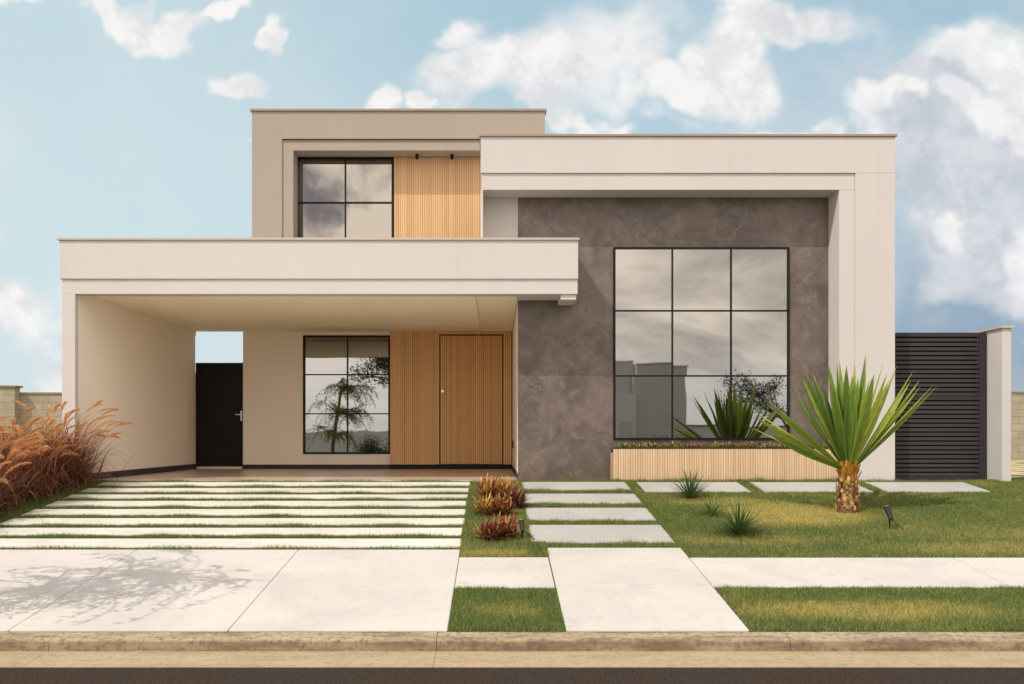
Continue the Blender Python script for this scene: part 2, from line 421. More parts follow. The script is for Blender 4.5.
grey = union([blob(*b_) for b_ in [(930, 170, 95, 75), (975, 255, 120, 60), (860, 150, 60, 40), (1010, 150, 70, 60), (930, 95, 95, 40), (1040, 200, 80, 90)]])
fine = nt.noise(P, 8, 9, .64)
wd = nt.ramp(nt.math('ADD', white, nt.math('MULTIPLY', nt.math('SUBTRACT', fine, .5), 1.0)), .14, .78)
gd = nt.ramp(nt.math('ADD', grey, nt.math('MULTIPLY', nt.math('SUBTRACT', fine, .5), .5)), .25, .8)
# clear sky tone of the front half: pale cyan at left, slate blue low on the right
def K(c): return tuple(x/S for x in c)
tr = nt.ramp(u, -.45, .60)
clear = nt.mix(tr, K((.66, .81, .85)), K((.42, .60, .71)))
lowr = nt.math('MULTIPLY', nt.ramp(u, .15, .5), nt.ramp(v, .05, .33, 1, 0))
clear = nt.mix(lowr, clear, K((.22, .32, .44)))
topb = nt.math('MULTIPLY', nt.ramp(v, .25, .48), nt.ramp(nt.math('ABSOLUTE', nt.math('SUBTRACT', u, .1)), .0, .5, 1, .3))
clear = nt.mix(nt.math('MULTIPLY', topb, .55), clear, K((.33, .55, .68)))
haze = nt.math('MULTIPLY', nt.ramp(v, .0, .22, 1, 0), nt.ramp(u, -.2, .2, 1, 0))
clear = nt.mix(nt.math('MULTIPLY', haze, .75), clear, K((.72, .80, .84)))
clear = nt.mix(.12, clear, sky.outputs[0])
veil = nt.ramp(nt.noise(P, 2.6, 8, .6, 0), .42, .70, 0, .7)
clear = nt.mix(veil, clear, K((.70, .76, .78)))
fine_off = nt.noise(nt.vmath('ADD', P, (-.016, .024, 0)), 8, 9, .64)
relief = nt.ramp(nt.math('SUBTRACT', fine, fine_off), -.09, .07)
shade = nt.math('ADD', nt.math('MULTIPLY', relief, .6), nt.math('MULTIPLY', nt.ramp(nt.noise(Pw, 7, 6, .6), .35, .65), .4))
wcol = nt.mix(shade, K((.70, .70, .735)), K((.97, .955, .93)))
gcol = nt.mix(shade, K((.50, .55, .63)), K((.71, .73, .77)))
fr = nt.mix(nt.math('MULTIPLY', gd, .9), clear, gcol)
halo = nt.ramp(nt.math('ADD', white, nt.math('MULTIPLY', nt.math('SUBTRACT', nt.noise(P, 4.5, 8, .6), .5), 1.3)), -.05, .75, 0, .75)
fr = nt.mix(halo, fr, K((.80, .835, .85)))
fr = nt.mix(nt.math('MULTIPLY', wd, .92), fr, wcol)
fr = nt.mix(nt.math('MULTIPLY', gd, .72), fr, gcol)
crest = union([blob(*b_) for b_ in [(862, 112, 50, 20), (900, 122, 34, 18), (1026, 232, 50, 52), (932, 236, 28, 22), (1000, 50, 60, 34), (985, 118, 40, 26)]])
cd = nt.ramp(nt.math('ADD', crest, nt.math('MULTIPLY', nt.math('SUBTRACT', fine, .5), .9)), .12, .75)
fr = nt.mix(cd, fr, nt.mix(shade, K((.78, .79, .82)), K((.98, .965, .94))))
# rear half of the sky: broken warm-grey overcast (seen in the windows), brightened to fill carport and facade
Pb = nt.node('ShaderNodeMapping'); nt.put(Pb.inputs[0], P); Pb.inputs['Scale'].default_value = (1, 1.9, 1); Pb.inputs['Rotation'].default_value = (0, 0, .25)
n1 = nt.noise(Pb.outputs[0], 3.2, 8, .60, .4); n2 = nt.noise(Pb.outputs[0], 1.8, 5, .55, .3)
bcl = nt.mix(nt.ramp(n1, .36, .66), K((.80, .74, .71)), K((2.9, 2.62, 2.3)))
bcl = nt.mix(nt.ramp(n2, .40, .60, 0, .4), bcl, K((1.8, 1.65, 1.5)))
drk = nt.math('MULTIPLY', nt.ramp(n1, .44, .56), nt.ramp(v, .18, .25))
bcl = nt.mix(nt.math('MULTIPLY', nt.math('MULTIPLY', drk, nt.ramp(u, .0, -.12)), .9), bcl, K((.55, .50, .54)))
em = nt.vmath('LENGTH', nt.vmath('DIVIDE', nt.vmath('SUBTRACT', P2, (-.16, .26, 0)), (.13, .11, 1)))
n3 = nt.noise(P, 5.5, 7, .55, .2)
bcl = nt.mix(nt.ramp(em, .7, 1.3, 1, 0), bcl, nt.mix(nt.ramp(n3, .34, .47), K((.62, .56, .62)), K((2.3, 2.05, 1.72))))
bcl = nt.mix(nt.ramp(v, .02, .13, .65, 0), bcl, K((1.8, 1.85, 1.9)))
# very high and sideways directions fade to the plain sky so the fill light stays bluish
skyb = nt.mix(.6, sky.outputs[0], K((.85, .88, .90)))
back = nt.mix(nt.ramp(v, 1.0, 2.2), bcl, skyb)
frt = nt.mix(nt.ramp(v, .55, 1.1), fr, K((1.45, 1.45, 1.45)))  # pale white added high in the front sky to light the house opposite
frt = nt.mix(nt.ramp(v, 1.3, 2.6), frt, skyb)
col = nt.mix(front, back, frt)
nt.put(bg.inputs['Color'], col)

sun = bpy.data.lights.new('sun', 'SUN'); sun.energy = 3.15; sun.angle = R(.5); sun.color = (1.0, .945, .86)
so = bpy.data.objects.new('sun', sun); COL.objects.link(so)
so.rotation_euler = (-SUN_DIR).to_track_quat('-Z', 'Y').to_euler(); so.location = SUN_DIR*30

cam = bpy.data.cameras.new('camera'); co = bpy.data.objects.new('camera', cam); COL.objects.link(co)
co.location = (0, 0, E); co.rotation_euler = (R(90), 0, 0)
cam.sensor_width = 36; cam.lens = 36*920/1024; cam.shift_x = 17/1024; cam.shift_y = 95/1024
cam.clip_end = 3000; cam.clip_start = .05
scene.camera = co
scene.view_settings.view_transform = 'Standard'; scene.view_settings.look = 'None'; scene.view_settings.exposure = 0
scene.render.engine = 'CYCLES'; scene.cycles.max_bounces = 12; scene.cycles.diffuse_bounces = 9

# ------------------------------------------------------------------ ground, road, paving
def structure(o): o['kind'] = 'structure'; return o
prof = [(-900, -.62), (-60, -.72), (-14, -.78), (-2.12, -.80), (-2.05, -.97), (6.45, -.97), (6.60, -.93), (6.70, zg(6.70)-.0), (13.14, -.011), (40, -.011), (900, -.011)]
g = MB(); XS = [-900, -60, -20, -10, -6, -3, 0, 3, 6, 10, 20, 60, 900]
vs = [(x, y, z) for y, z in prof for x in XS]; nx = len(XS)
g.add(vs, [(j*nx+i, j*nx+i+1, (j+1)*nx+i+1, (j+1)*nx+i) for j in range(len(prof)-1) for i in range(nx-1)])
structure(g.build('ground', 'ground'))
rd = MB(); rp = [(-1.85, -.905), (0, -.885), (2.2, -.87), (4.5, -.892), (6.15, -.912)]
vs = [(x, y, z) for y, z in rp for x in (-300, 0, 300)]
rd.add(vs, [(j*3+i, j*3+i+1, (j+1)*3+i+1, (j+1)*3+i) for j in range(len(rp)-1) for i in range(2)])
structure(rd.build('road', 'asphalt'))
KJ = [-60, -30, -14, -8.6, -5.9, -3.17, -.416, 2.10, 4.8, 7.5, 10.2, 14, 30, 60]
def kerb_prof():
    return [(6.53, -.96), (6.53, -.895), (6.540, -.826), (6.548, -.812), (6.562, -.806), (6.60, -.803), (6.70, -.790), (6.705, -.96)]
for a, b_ in zip(KJ[:-1], KJ[1:]):
    k = MB(); k.prism(kerb_prof()[::-1], a+.002, b_-.002); structure(k.build('kerb', 'kerb'))
    k = MB(); k.prism([(6.15, -.96), (6.152, -.907), (6.53, -.890), (6.53, -.96)][::-1], a+.0015, b_-.0015); structure(k.build('gutter', 'gutter'))
k = MB(); k.prism([(-2.02, -.97), (-2.02, -.80), (-1.90, -.80), (-1.87, -.83), (-1.86, -.97)], -60, 60); structure(k.build('far_kerb', 'kerb'))
k = MB(); k.prism([(-4.6, -.9), (-4.6, -.775), (-3.2, -.78), (-3.2, -.9)], -60, 60); structure(k.build('far_pavement', 'concrete'))

def slab(x0, x1, y0, y1, lift=.022, th=.09, xr0=None, xr1=None):
    """slab lying on the slope"""
    m = MB(); a, b_ = zg(y0)+lift, -1.609+.1217*y1+lift
    if y1 > 13.14: b_ = -.01+lift
    vs = [(x0,y0,a-th),(x1,y0,a-th),(x1,y1,b_-th),(x0,y1,b_-th),(x0,y0,a),(x1,y0,a),(x1,y1,b_),(x0,y1,b_)]
    m.add(vs, [(0,3,2,1),(4,5,6,7),(0,1,5,4),(1,2,6,5),(2,3,7,6),(3,0,4,7)])
    return m
slabs = []      # rectangles that the grass must avoid
def lay(name, x0, x1, y0, y1, mat, **kw):
    slabs.append((x0, x1, y0, y1)); c = Vector(((x0+x1)/2, (y0+y1)/2, zg((y0+y1)/2)))
    return slab(x0, x1, y0, y1, **kw).build(name, mat, at=c, bevel=.006)
J = .005
for x0, x1 in ((-5.56, -3.556), (-3.551, -1.952), (-1.947, -.3475)):
    structure(lay('driveway', x0, x1, 6.715, 9.13, 'concrete', lift=.012))
structure(lay('pavement', -.343, .511, 7.815, 8.83, 'concrete', lift=.011))
structure(lay('front_path', .521, 1.855, 6.715, 9.20, 'concrete', lift=.013))
PX = [1.865, 4.4, 6.9, 9.4, 12, 16, 24]
for a, b_ in zip(PX[:-1], PX[1:]): structure(lay('pavement', a, b_-.008, 7.83, 8.82, 'concrete', lift=.010))
for a, b_ in zip((-16, -12, -8.6), (-12, -8.6, -5.57)): structure(lay('pavement', a, b_-.008, 7.83, 8.82, 'concrete', lift=.010))
# driveway strips
ORD = ['nearest the street', 'second from the street', 'third from the street', 'fourth from the street', 'fourth from the garage', 'third from the garage', 'second from the garage', 'nearest the garage']
SY = [9.23, 9.735, 10.24, 10.75, 11.27, 11.78, 12.22, 12.70]; SE = [9.62, 10.13, 10.64, 11.16, 11.68, 12.12, 12.60, 13.08]
for i in range(8):
    o = lay('paving_strip', -5.56+rng.uniform(-.01, .01), -.352+rng.uniform(-.01, .01), SY[i], SE[i], 'strip', lift=.008)
    tag(o, 'long white concrete driveway strip set in grass, ' + ORD[i], 'paving strip', 'white concrete strips across the driveway')
P4 = [(9.42, 10.26, 'largest and nearest the street'), (10.50, 11.22, 'second from the street'), (11.49, 12.16, 'third from the street'), (12.42, 13.07, 'nearest the stone wall')]
for y0, y1, t_ in P4:
    o = lay('stepping_slab', .372, 1.845, y0, y1, 'slab', lift=.012)
    tag(o, 'grey stepping slab beside the orange crotons, ' + t_, 'paving slab', 'grey slabs of the garden path')
for x0, x1, t_ in ((2.01, 3.43, 'before the left half of the wooden planter'), (3.61, 5.06, 'behind the sword-leaved palm'), (5.24, 6.64, 'before the louvred gate')):
    o = lay('stepping_slab', x0, x1, 12.30, 13.05, 'slab', lift=.012)
    tag(o, 'grey stepping slab in the lawn ' + t_, 'paving slab', 'grey slabs of the garden path')

# ------------------------------------------------------------------ grass
def hashn(x, y, s):
    return .5 + .25*np.sin(x*s*1.7+y*s*.6+1.3) + .25*np.sin(x*s*.73-y*s*1.9+4.1)*np.cos(x*s*2.9+.7)
def grass(name, rects, dens, h, wd_, label, avoid=(), seed=1, hi=1.0, spill=.028):
    r = np.random.default_rng(seed); XS_, YS_ = [], []
    for x0, x1, y0, y1 in rects:
        n = int((x1-x0)*(y1-y0)*dens)
        XS_.append(r.uniform(x0, x1, n)); YS_.append(r.uniform(y0, y1, n))
    x = np.concatenate(XS_); y = np.concatenate(YS_)
    keep = np.ones(len(x), bool)
    for a, b_, c, d_ in slabs:
        keep &= ~((x > a+spill*r.uniform(-1, 1, len(x))) & (x < b_-spill*r.uniform(-1, 1, len(x))) & (y > c+spill*r.uniform(-.6, 1, len(x))) & (y < d_-spill*r.uniform(-.6, 1, len(x))))
    for cx, cy, rr in avoid: keep &= ((x-cx)**2 + (y-cy)**2 > rr*rr)
    x = x[keep]; y = y[keep]; n = len(x)
    z = np.minimum(-1.609+.1217*y, -.01) - .003
    hh = h*r.uniform(.45, 1.25, n)*np.where(r.random(n) > .985, 1.8, 1.0)*((.65+.7*hashn(x, y, 3.1*hi)) * (.8+.4*hashn(x, y, 11)) if seed != 6 else (.62+.65*hashn(x, y, 3.1)))
    an = r.uniform(0, 2*PI, n); le = r.uniform(0, .75, n)*hh; la = r.uniform(0, 2*PI, n)
    ww = wd_*r.uniform(.6, 1.3, n)/2
    bx, by = np.cos(an)*ww, np.sin(an)*ww
    V = np.empty((n, 3, 3), np.float32)
    V[:, 0] = np.stack([x-bx, y-by, z], 1); V[:, 1] = np.stack([x+bx, y+by, z], 1)
    V[:, 2] = np.stack([x+np.cos(la)*le, y+np.sin(la)*le, z+hh], 1)
    me = bpy.data.meshes.new(name)
    me.vertices.add(3*n); me.vertices.foreach_set('co', V.ravel())
    me.loops.add(3*n); me.loops.foreach_set('vertex_index', np.arange(3*n, dtype=np.int32))
    me.polygons.add(n); me.polygons.foreach_set('loop_start', np.arange(0, 3*n, 3, dtype=np.int32))
    try: me.polygons.foreach_set('loop_total', np.full(n, 3, np.int32))
    except Exception: pass
    me.update(calc_edges=True)
    a = me.attributes.new('rnd', 'FLOAT', 'POINT'); a.data.foreach_set('value', np.repeat(r.uniform(0, 1, n), 3).astype(np.float32))
    me.materials.append(M['grass'])
    o = bpy.data.objects.new(name, me); COL.objects.link(o)
    return tag(o, label, 'grass', kind='stuff')
PALM = (4.21, 11.02)
grass('lawn_grass', [(1.86, 8.6, 8.82, 13.24), (6.7, 9.5, 12.5, 14.2)], 13000, .028, .005, 'green lawn with dry yellow patches right of the stepping slabs', [(PALM[0], PALM[1], .13)], 2)
grass('verge_grass', [(1.86, 7.5, 6.71, 7.83)], 22000, .032, .0042, 'grass verge between the kerb and the right pavement', (), 3)
grass('verge_grass', [(-.345, .52, 6.71, 7.83)], 22000, .032, .0042, 'square grass patch in the pavement beside the driveway', (), 4)
grass('bed_grass', [(-.35, .52, 8.83, 13.22), (.35, 1.95, 9.2, 13.3)], 14000, .038, .005, 'green turf around the crotons and between the grey slabs', (), 5)
grass('strip_grass', [(-5.62, -.33, a-.07 if i else 9.13, a+.012) for i, a in enumerate([9.2]+SY[1:]+[13.125])]
      + [(-5.62, -.33, SE[i]-.012, (SY+[13.12])[i+1]+.008) for i in range(8)] + [(-.36, -.33, 9.1, 13.12), (-7.6, -5.55, 8.83, 13.12)], 20000, .040, .0045, 'thin lines of grass growing between the white driveway strips', (), 6)
grass('edge_grass', [(1.7, 5.8, 13.05, 13.25)], 9000, .05, .006, 'taller grass along the foot of the planter', (), 8)

# ------------------------------------------------------------------ THE HOUSE
H = thing('modern_house', (0, 13.2, 0), 'two-storey flat-roofed modern house with wide carport, slatted wood and marble-clad front', 'house')
def part(name, mat, boxes, parent=H, bevel=0.0, label=None):
    m = MB()
    for b_ in boxes: m.box(*b_)
    o = m.build(name, mat, parent, bevel=bevel)
    if label: o['label'] = label
    return o
def slats(name, mat, x0, x1, y, z0, z1, pitch, parent=H, depth=.010, back=.02, gap=.24, label=None):
    """upright battens (front face at y) on a dark backing, one panel"""
    m = MB(); n = int(round((x1-x0)/pitch)); p_ = (x1-x0)/n
    for i in range(n):
        a = x0+i*p_; m.box(a+p_*gap/2, a+p_*(1-gap/2), y, y+depth, z0, z1)
    o = m.build(name, mat, parent)
    if label: o['label'] = label
    bk = MB(); bk.box(x0, x1, y+depth, y+depth+back, z0, z1); bk.build('backing', 'wood_back' if 'planter' not in mat else 'planter_back', o)
    return o
M['wood_dark'] = plain('dark_stained_wood', (.11, .055, .025), .7)
M['planter_back'] = plain('planter_backing', (.50, .34, .21), .7)

# carport
part('carport_wall', 'white_paint', [(-6.12, -5.932, 13.0, 13.10, -.3, 2.65)], bevel=.004)
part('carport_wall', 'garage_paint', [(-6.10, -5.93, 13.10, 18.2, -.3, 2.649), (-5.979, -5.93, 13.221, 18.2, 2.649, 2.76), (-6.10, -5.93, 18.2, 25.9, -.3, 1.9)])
part('carport_beam', 'white_paint', [(-6.12, 1.168, 13.0, 13.22, 2.65, 2.862)], bevel=.004)
part('carport_fascia', 'white_paint', [(-6.145, 1.173, 12.975, 13.15, 2.862, 3.405)], bevel=.004)
part('carport_side_fascia', 'white_paint', [(-6.145, -5.98, 13.151, 18.4, 2.65, 3.405)])
part('parapet_flashing', 'flashing_light', [(-6.17, 1.19, 12.95, 13.17, 3.407, 3.437), (-6.17, -5.96, 13.171, 18.4, 3.407, 3.437)])
part('carport_roof', 'white_paint', [(-5.979, .339, 13.221, 16.49, 2.76, 3.15), (-5.979, -4.4, 16.491, 18.4, 2.76, 3.15)])
part('beam_return', 'white_paint', [(.341, 1.168, 13.221, 13.638, 2.655, 3.40)])
part('drip_lip', 'white_paint', [(.93, 1.150, 13.03, 13.60, 2.575, 2.649)], bevel=.004)
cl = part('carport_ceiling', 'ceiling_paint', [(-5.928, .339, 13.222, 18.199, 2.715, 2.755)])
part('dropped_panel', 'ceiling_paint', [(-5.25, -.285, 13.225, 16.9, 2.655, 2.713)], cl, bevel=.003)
part('carport_floor', 'floor_tile', [(-5.93, .34, 13.38, 18.35, -.25, 0.0)])
part('threshold', 'threshold', [(-5.93, .34, 13.13, 13.378, -.25, -.001)], bevel=.006)
# back wall of carport
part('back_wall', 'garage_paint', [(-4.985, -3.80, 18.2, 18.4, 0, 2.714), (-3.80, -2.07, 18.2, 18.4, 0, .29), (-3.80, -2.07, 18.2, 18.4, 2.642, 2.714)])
part('baseboard', 'baseboard', [(-4.985, .338, 18.185, 18.199, 0, .085)])
part('baseboard', 'baseboard', [(-5.929, -5.915, 13.12, 18.2, 0, .10)])
part('baseboard', 'baseboard', [(.326, .339, 13.66, 18.184, 0, .085)])

def window(x0, x1, y, z0, z1, cols, rows, fr=.035, mull=.022, depth=.05, parent=H, label=None):
    """frame proud of recessed mirror panes; cols/rows are fractions of inner dividers"""
    m = MB()
    m.box(x0, x1, y, y+depth, z1-fr, z1); m.box(x0, x1, y, y+depth, z0, z0+fr)
    m.box(x0, x0+fr, y+.0, y+depth, z0+fr, z1-fr); m.box(x1-fr, x1, y, y+depth, z0+fr, z1-fr)
    o = m.build('window', 'black_metal', parent)
    if label: o['label'] = label
    cx = [x0+fr] + cols + [x1-fr]; rz = [z0+fr] + rows + [z1-fr]
    mm = MB()
    for c in cols: mm.box(c-mull/2, c+mull/2, y+.004, y+depth-.012, z0+fr, z1-fr)
    for q in rows:
        for i in range(len(cx)-1): mm.box(cx[i]+(mull/2 if i else 0), cx[i+1]-(mull/2 if i < len(cx)-2 else 0), y+.006, y+depth-.012, q-mull/2, q+mull/2)
    mm.build('mullion', 'black_metal', o)
    for i in range(len(cx)-1):
        for j in range(len(rz)-1):
            tx, tz = rng.normal(0, .0016, 2)             # panes never sit perfectly flat
            a, b_, c, d_ = cx[i], cx[i+1], rz[j], rz[j+1]; yy = y+depth-.010
            hw, hh = (b_-a)/2, (d_-c)/2
            g_ = MB(); g_.add([(a, yy-tx*hw-tz*hh, c), (b_, yy+tx*hw-tz*hh, c), (b_, yy+tx*hw+tz*hh, d_), (a, yy-tx*hw+tz*hh, d_)], [(0, 1, 2, 3)])
            g_.build('pane', 'glass', o)
    mi = MB(); mi.box(x0, x1, y+depth+.02, y+depth+.03, z0, z1); mi.build('blackout_backing', 'interior', o)
    return o
window(-3.795, -2.075, 18.185, .295, 2.638, [-2.92], [1.09, 1.865], label='carport window with six mirrored panes reflecting a tree')

# slatted wood and entrance door
slats('wood_cladding', 'wood', -2.068, -1.10, 18.12, .09, 2.714, .0403)
slats('wood_cladding', 'wood', .165, .325, 18.12, .09, 2.714, .04)
part('door_head', 'wood_back', [(-1.098, .163, 18.15, 18.2, 2.62, 2.714)])
sl = slats('wood_cladding', 'wood', -1.098, .163, 18.121, 2.655, 2.714, .0403)
dr = slats('front_door', 'door_wood', -1.075, .140, 18.126, .10, 2.625, .0405, label='tall pivoting entrance door of vertical wood slats')
part('door_stile', 'door_wood', [(-.93, -.905, 18.119, 18.125, .10, 2.625)], dr)
part('door_frame', 'wood_dark', [(-1.098, -1.078, 18.135, 18.19, .09, 2.652), (.143, .163, 18.135, 18.19, .09, 2.652), (-1.078, .143, 18.135, 18.19, 2.628, 2.652)])
m = MB(); m.tube([(-1.03, 18.125, 1.53), (-1.03, 18.06, 1.53)], .026, 14); m.build('handle', 'steel', dr)
part('lower_plinth', 'black_metal', [(-2.068, .325, 18.13, 18.18, .0, .088)])
# dark side gate of the carport passage
sg = thing('side_gate', (-5.46, 18.25, 0), 'black metal side door between the carport wall and the house', 'door')
part('leaf', 'black_metal', [(-5.915, -5.0, 18.24, 18.28, .05, 2.085)], sg, .003)
part('frame', 'charcoal_metal', [(-5.929, -5.916, 18.22, 18.30, 0, 2.10), (-4.999, -4.986, 18.22, 18.30, 0, 2.10), (-5.916, -4.999, 18.22, 18.30, 2.086, 2.10)], sg)
m = MB()
for i in range(13): m.add([(-5.86, 18.238, .12+i*.045), (-5.05, 18.238, .12+i*.045), (-5.05, 18.222, .145+i*.045), (-5.86, 18.222, .145+i*.045)], [(0, 1, 2, 3)])
m.build('vent_louvres', 'charcoal_metal', sg)
hd = part('handle_plate', 'steel', [(-5.045, -5.012, 18.222, 18.238, .95, 1.15)], sg, .003)
part('lever', 'steel', [(-5.14, -5.02, 18.195, 18.212, 1.065, 1.085)], hd, .003)
part('sill', 'threshold', [(-5.90, -5.01, 18.20, 18.27, .002, .035)], sg)

# right wing
part('stone_cladding', 'stone', [(.34, 1.752, 13.64, 13.70, -.3, 4.179), (4.362, 4.945, 13.64, 13.70, -.3, 4.179), (1.752, 4.362, 13.64, 13.70, 3.445, 4.179), (1.752, 4.362, 13.64, 13.70, -.3, .585)])
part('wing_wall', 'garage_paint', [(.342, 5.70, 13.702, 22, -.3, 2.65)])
part('wing_wall', 'white_paint', [(.342, 5.70, 13.702, 22, 2.652, 4.80), (-.195, .339, 13.645, 22, 3.16, 4.80)])
part('frame_lower_band', 'white_paint', [(-.195, 5.168, 13.215, 13.64, 4.18, 4.415)], bevel=.003)
part('frame_upper_band', 'white_paint', [(-.205, 5.735, 13.19, 13.85, 4.416, 4.935)], bevel=.004)
part('frame_side_fin', 'white_paint', [(-.205, -.172, 13.215, 13.644, 3.44, 4.179)])  # side return added to put the wall next to it in shade
part('frame_pillar', 'white_paint', [(5.17, 5.735, 13.19, 13.75, -.3, 4.415)], bevel=.003)
part('frame_jamb', 'white_paint', [(4.945, 5.169, 13.215, 13.70, -.3, 4.179)], bevel=.003)
part('parapet_flashing', 'flashing', [(-.225, 5.76, 13.165, 13.87, 4.937, 4.967)])
window(1.755, 4.36, 13.615, .588, 3.442, [2.627, 3.497], [1.535, 2.50], fr=.03, mull=.024, depth=.03, label='large square window of nine mirrored panes in the marble wall')
part('wall_box', 'baseboard', [(.30, .325, 16.3, 16.75, .43, .56)])
part('socket_light', 'steel', [(.332, .339, 13.70, 13.74, .34, .38)])

# upper storey
UY = 16.5
part('upper_wall', 'taupe_paint', [(-4.36, -3.822, UY, 17.0, 3.1, 5.955), (-3.822, .60, UY, 17.0, 5.955, 5.957), (-3.822, .897, UY, 17.0, 5.98-.0, 6.47), (.60, .897, UY, 17.0, 3.1, 5.98)])
part('upper_reveal', 'taupe_paint', [(-3.821, -3.625, UY+.025, 16.9, 3.1, 5.777), (-3.821, .599, UY+.025, 16.9, 5.778, 5.954)])
part('upper_wall', 'taupe_paint', [(-4.36, -3.823, UY, 17.0, 5.956, 6.47)])
part('upper_body', 'taupe_paint', [(-4.355, .895, 17.001, 23, 2.8, 6.4), (-4.98, .34, 18.41, 23, 0, 2.8)])
part('parapet_flashing', 'flashing', [(-4.39, .925, UY-.03, UY+.25, 6.475, 6.51)])
window(-3.655, -1.862, 16.91, 3.16, 5.775, [-2.755], [4.05, 4.945], fr=.04, label='upper window of mirrored panes reflecting clouds')
slats('wood_cladding', 'wood_upper', -1.858, .598, 16.92, 3.1, 5.776, .0405)
for px_ in (417, 452):
    x = (px_-495)*16.75/920; m = MB(); m.tube([(x, 16.75, 5.776), (x, 16.75, 5.69)], .03, 12); m.build('soffit_light', 'black_metal', H)

# ------------------------------------------------------------------ planter with succulents
pl = thing('wooden_planter', (3.32, 13.4, -.02), 'long low planter clad in pale vertical wood slats under the big window', 'planter')
slats('slat_front', 'planter_wood', 1.705, 4.94, 13.235, -.20, .458, .035, pl, .010, .02, .2)
part('rim', 'baseboard', [(1.70, 4.94, 13.232, 13.29, .459, .482)], pl, .002)
part('trough', 'planter_back', [(1.705, 4.94, 13.270, 13.595, -.2, .40)], pl)
part('soil', 'soil', [(1.72, 4.93, 13.292, 13.594, .401, .455)], pl)
def rosette(mat, seed, n=16, ln=.075):
    r = random.Random(seed); m = MB()
    for i in range(n):
        a = i*2.4+r.uniform(-.2, .2); el = R(12+70*(i/n)); L = ln*r.uniform(.7, 1.2)
        dd = Vector((math.cos(a)*math.cos(el), math.sin(a)*math.cos(el), math.sin(el))); sd = Vector((-math.sin(a), math.cos(a), 0))
        m.ribbon([dd*L*t for t in (0, .4, .75, 1)], [.012, .026, .024, .003], sd, r.random(), .3)
    return m.build('foliage', mat)
protos = []
for mat, sd in (('succ_red', 1), ('succ_green', 2), ('succ_red', 3), ('succ_green', 4)):
    f = rosette(mat, sd); protos.append(f.data); bpy.data.objects.remove(f)
SL = {'r': 'small reddish succulent growing in the wooden planter', 'g': 'small yellow-green succulent growing in the wooden planter'}
i = 0
for row, (yy, hz) in enumerate(((13.33, .462), (13.42, .475), (13.51, .49))):
    x = 1.78 + row*.03
    while x < 4.90:
        k = int(rng.integers(0, 4))
        if row == 0 and rng.random() < .2: x += .08; continue
        o = bpy.data.objects.new('succulent', protos[k]); COL.objects.link(o)
        o.location = (x, yy+rng.uniform(-.02, .02), hz-.01); o.rotation_euler = (rng.uniform(-.2, .2), rng.uniform(-.2, .2), rng.uniform(0, 6.3)); s_ = rng.uniform(.75, 1.25); o.scale = (s_,)*3
        tag(o, SL['r' if k in (0, 2) else 'g'], 'succulent', ('red' if k in (0, 2) else 'green') + ' succulents in the planter')
        x += rng.uniform(.07, .11)

# ------------------------------------------------------------------ louvred gate, end wall, boundary walls
gt = thing('louvred_gate', (6.5, 13.5, 0), 'dark charcoal gate of horizontal louvres right of the white pillar', 'gate')
part('gate_frame', 'charcoal_metal', [(5.74, 5.86, 13.48, 13.54, -.02, 2.16), (7.10, 7.20, 13.48, 13.54, -.02, 2.16), (5.861, 7.099, 13.48, 13.54, 2.10, 2.16), (5.861, 7.099, 13.48, 13.54, -.02, .05), (5.861, 7.099, 13.482, 13.538, 1.17, 1.225)], gt, .003)
m = MB()
def louv(z0, n, p_):
    for i in range(n):
        z = z0+i*p_; m.prism([(13.488, z), (13.486, z+.004), (13.496, z+.047), (13.510, z+.050), (13.512, z)], 5.861, 7.099)
louv(.055, 17, .0655); louv(1.232, 13, .0665)
m.build('louvres', 'charcoal_metal', gt)
part('backing_sheet', 'black_metal', [(5.861, 7.099, 13.541, 13.548, .0, 2.14)], gt)
ew = thing('end_wall', (7.3, 13.3, 0), 'white rendered end wall stub on the right of the louvred gate', 'wall')
part('wall', 'white_paint', [(7.222, 7.352, 13.1, 21, -.3, 2.18)], ew, .004)
part('coping', 'flashing_light', [(7.19, 7.385, 13.07, 13.9, 2.182, 2.212)], ew)
bw = thing('block_boundary_wall', (-12, 26, 0), 'old concrete block boundary wall with a thicker pillar, left behind the fountain grass', 'wall')
part('block_wall', 'block', [(-40, -6.3, 26, 26.2, -.1, 1.84)], bw); part('coping', 'coping', [(-40, -6.3, 25.97, 26.23, 1.841, 1.89)], bw)
part('pillar', 'block', [(-13.95, -13.42, 25.7, 26.0, -.1, 2.02)], bw); part('pillar_cap', 'coping', [(-14.0, -13.36, 25.65, 26.05, 2.021, 2.07)], bw)
bw = thing('block_boundary_wall', (20, 26, 0), 'plain beige block boundary wall far behind the white end wall', 'wall')
part('block_wall', 'block', [(7.3, 45, 26, 26.2, -.1, 1.87)], bw); part('coping', 'coping', [(7.3, 45, 25.97, 26.23, 1.871, 1.91)], bw)

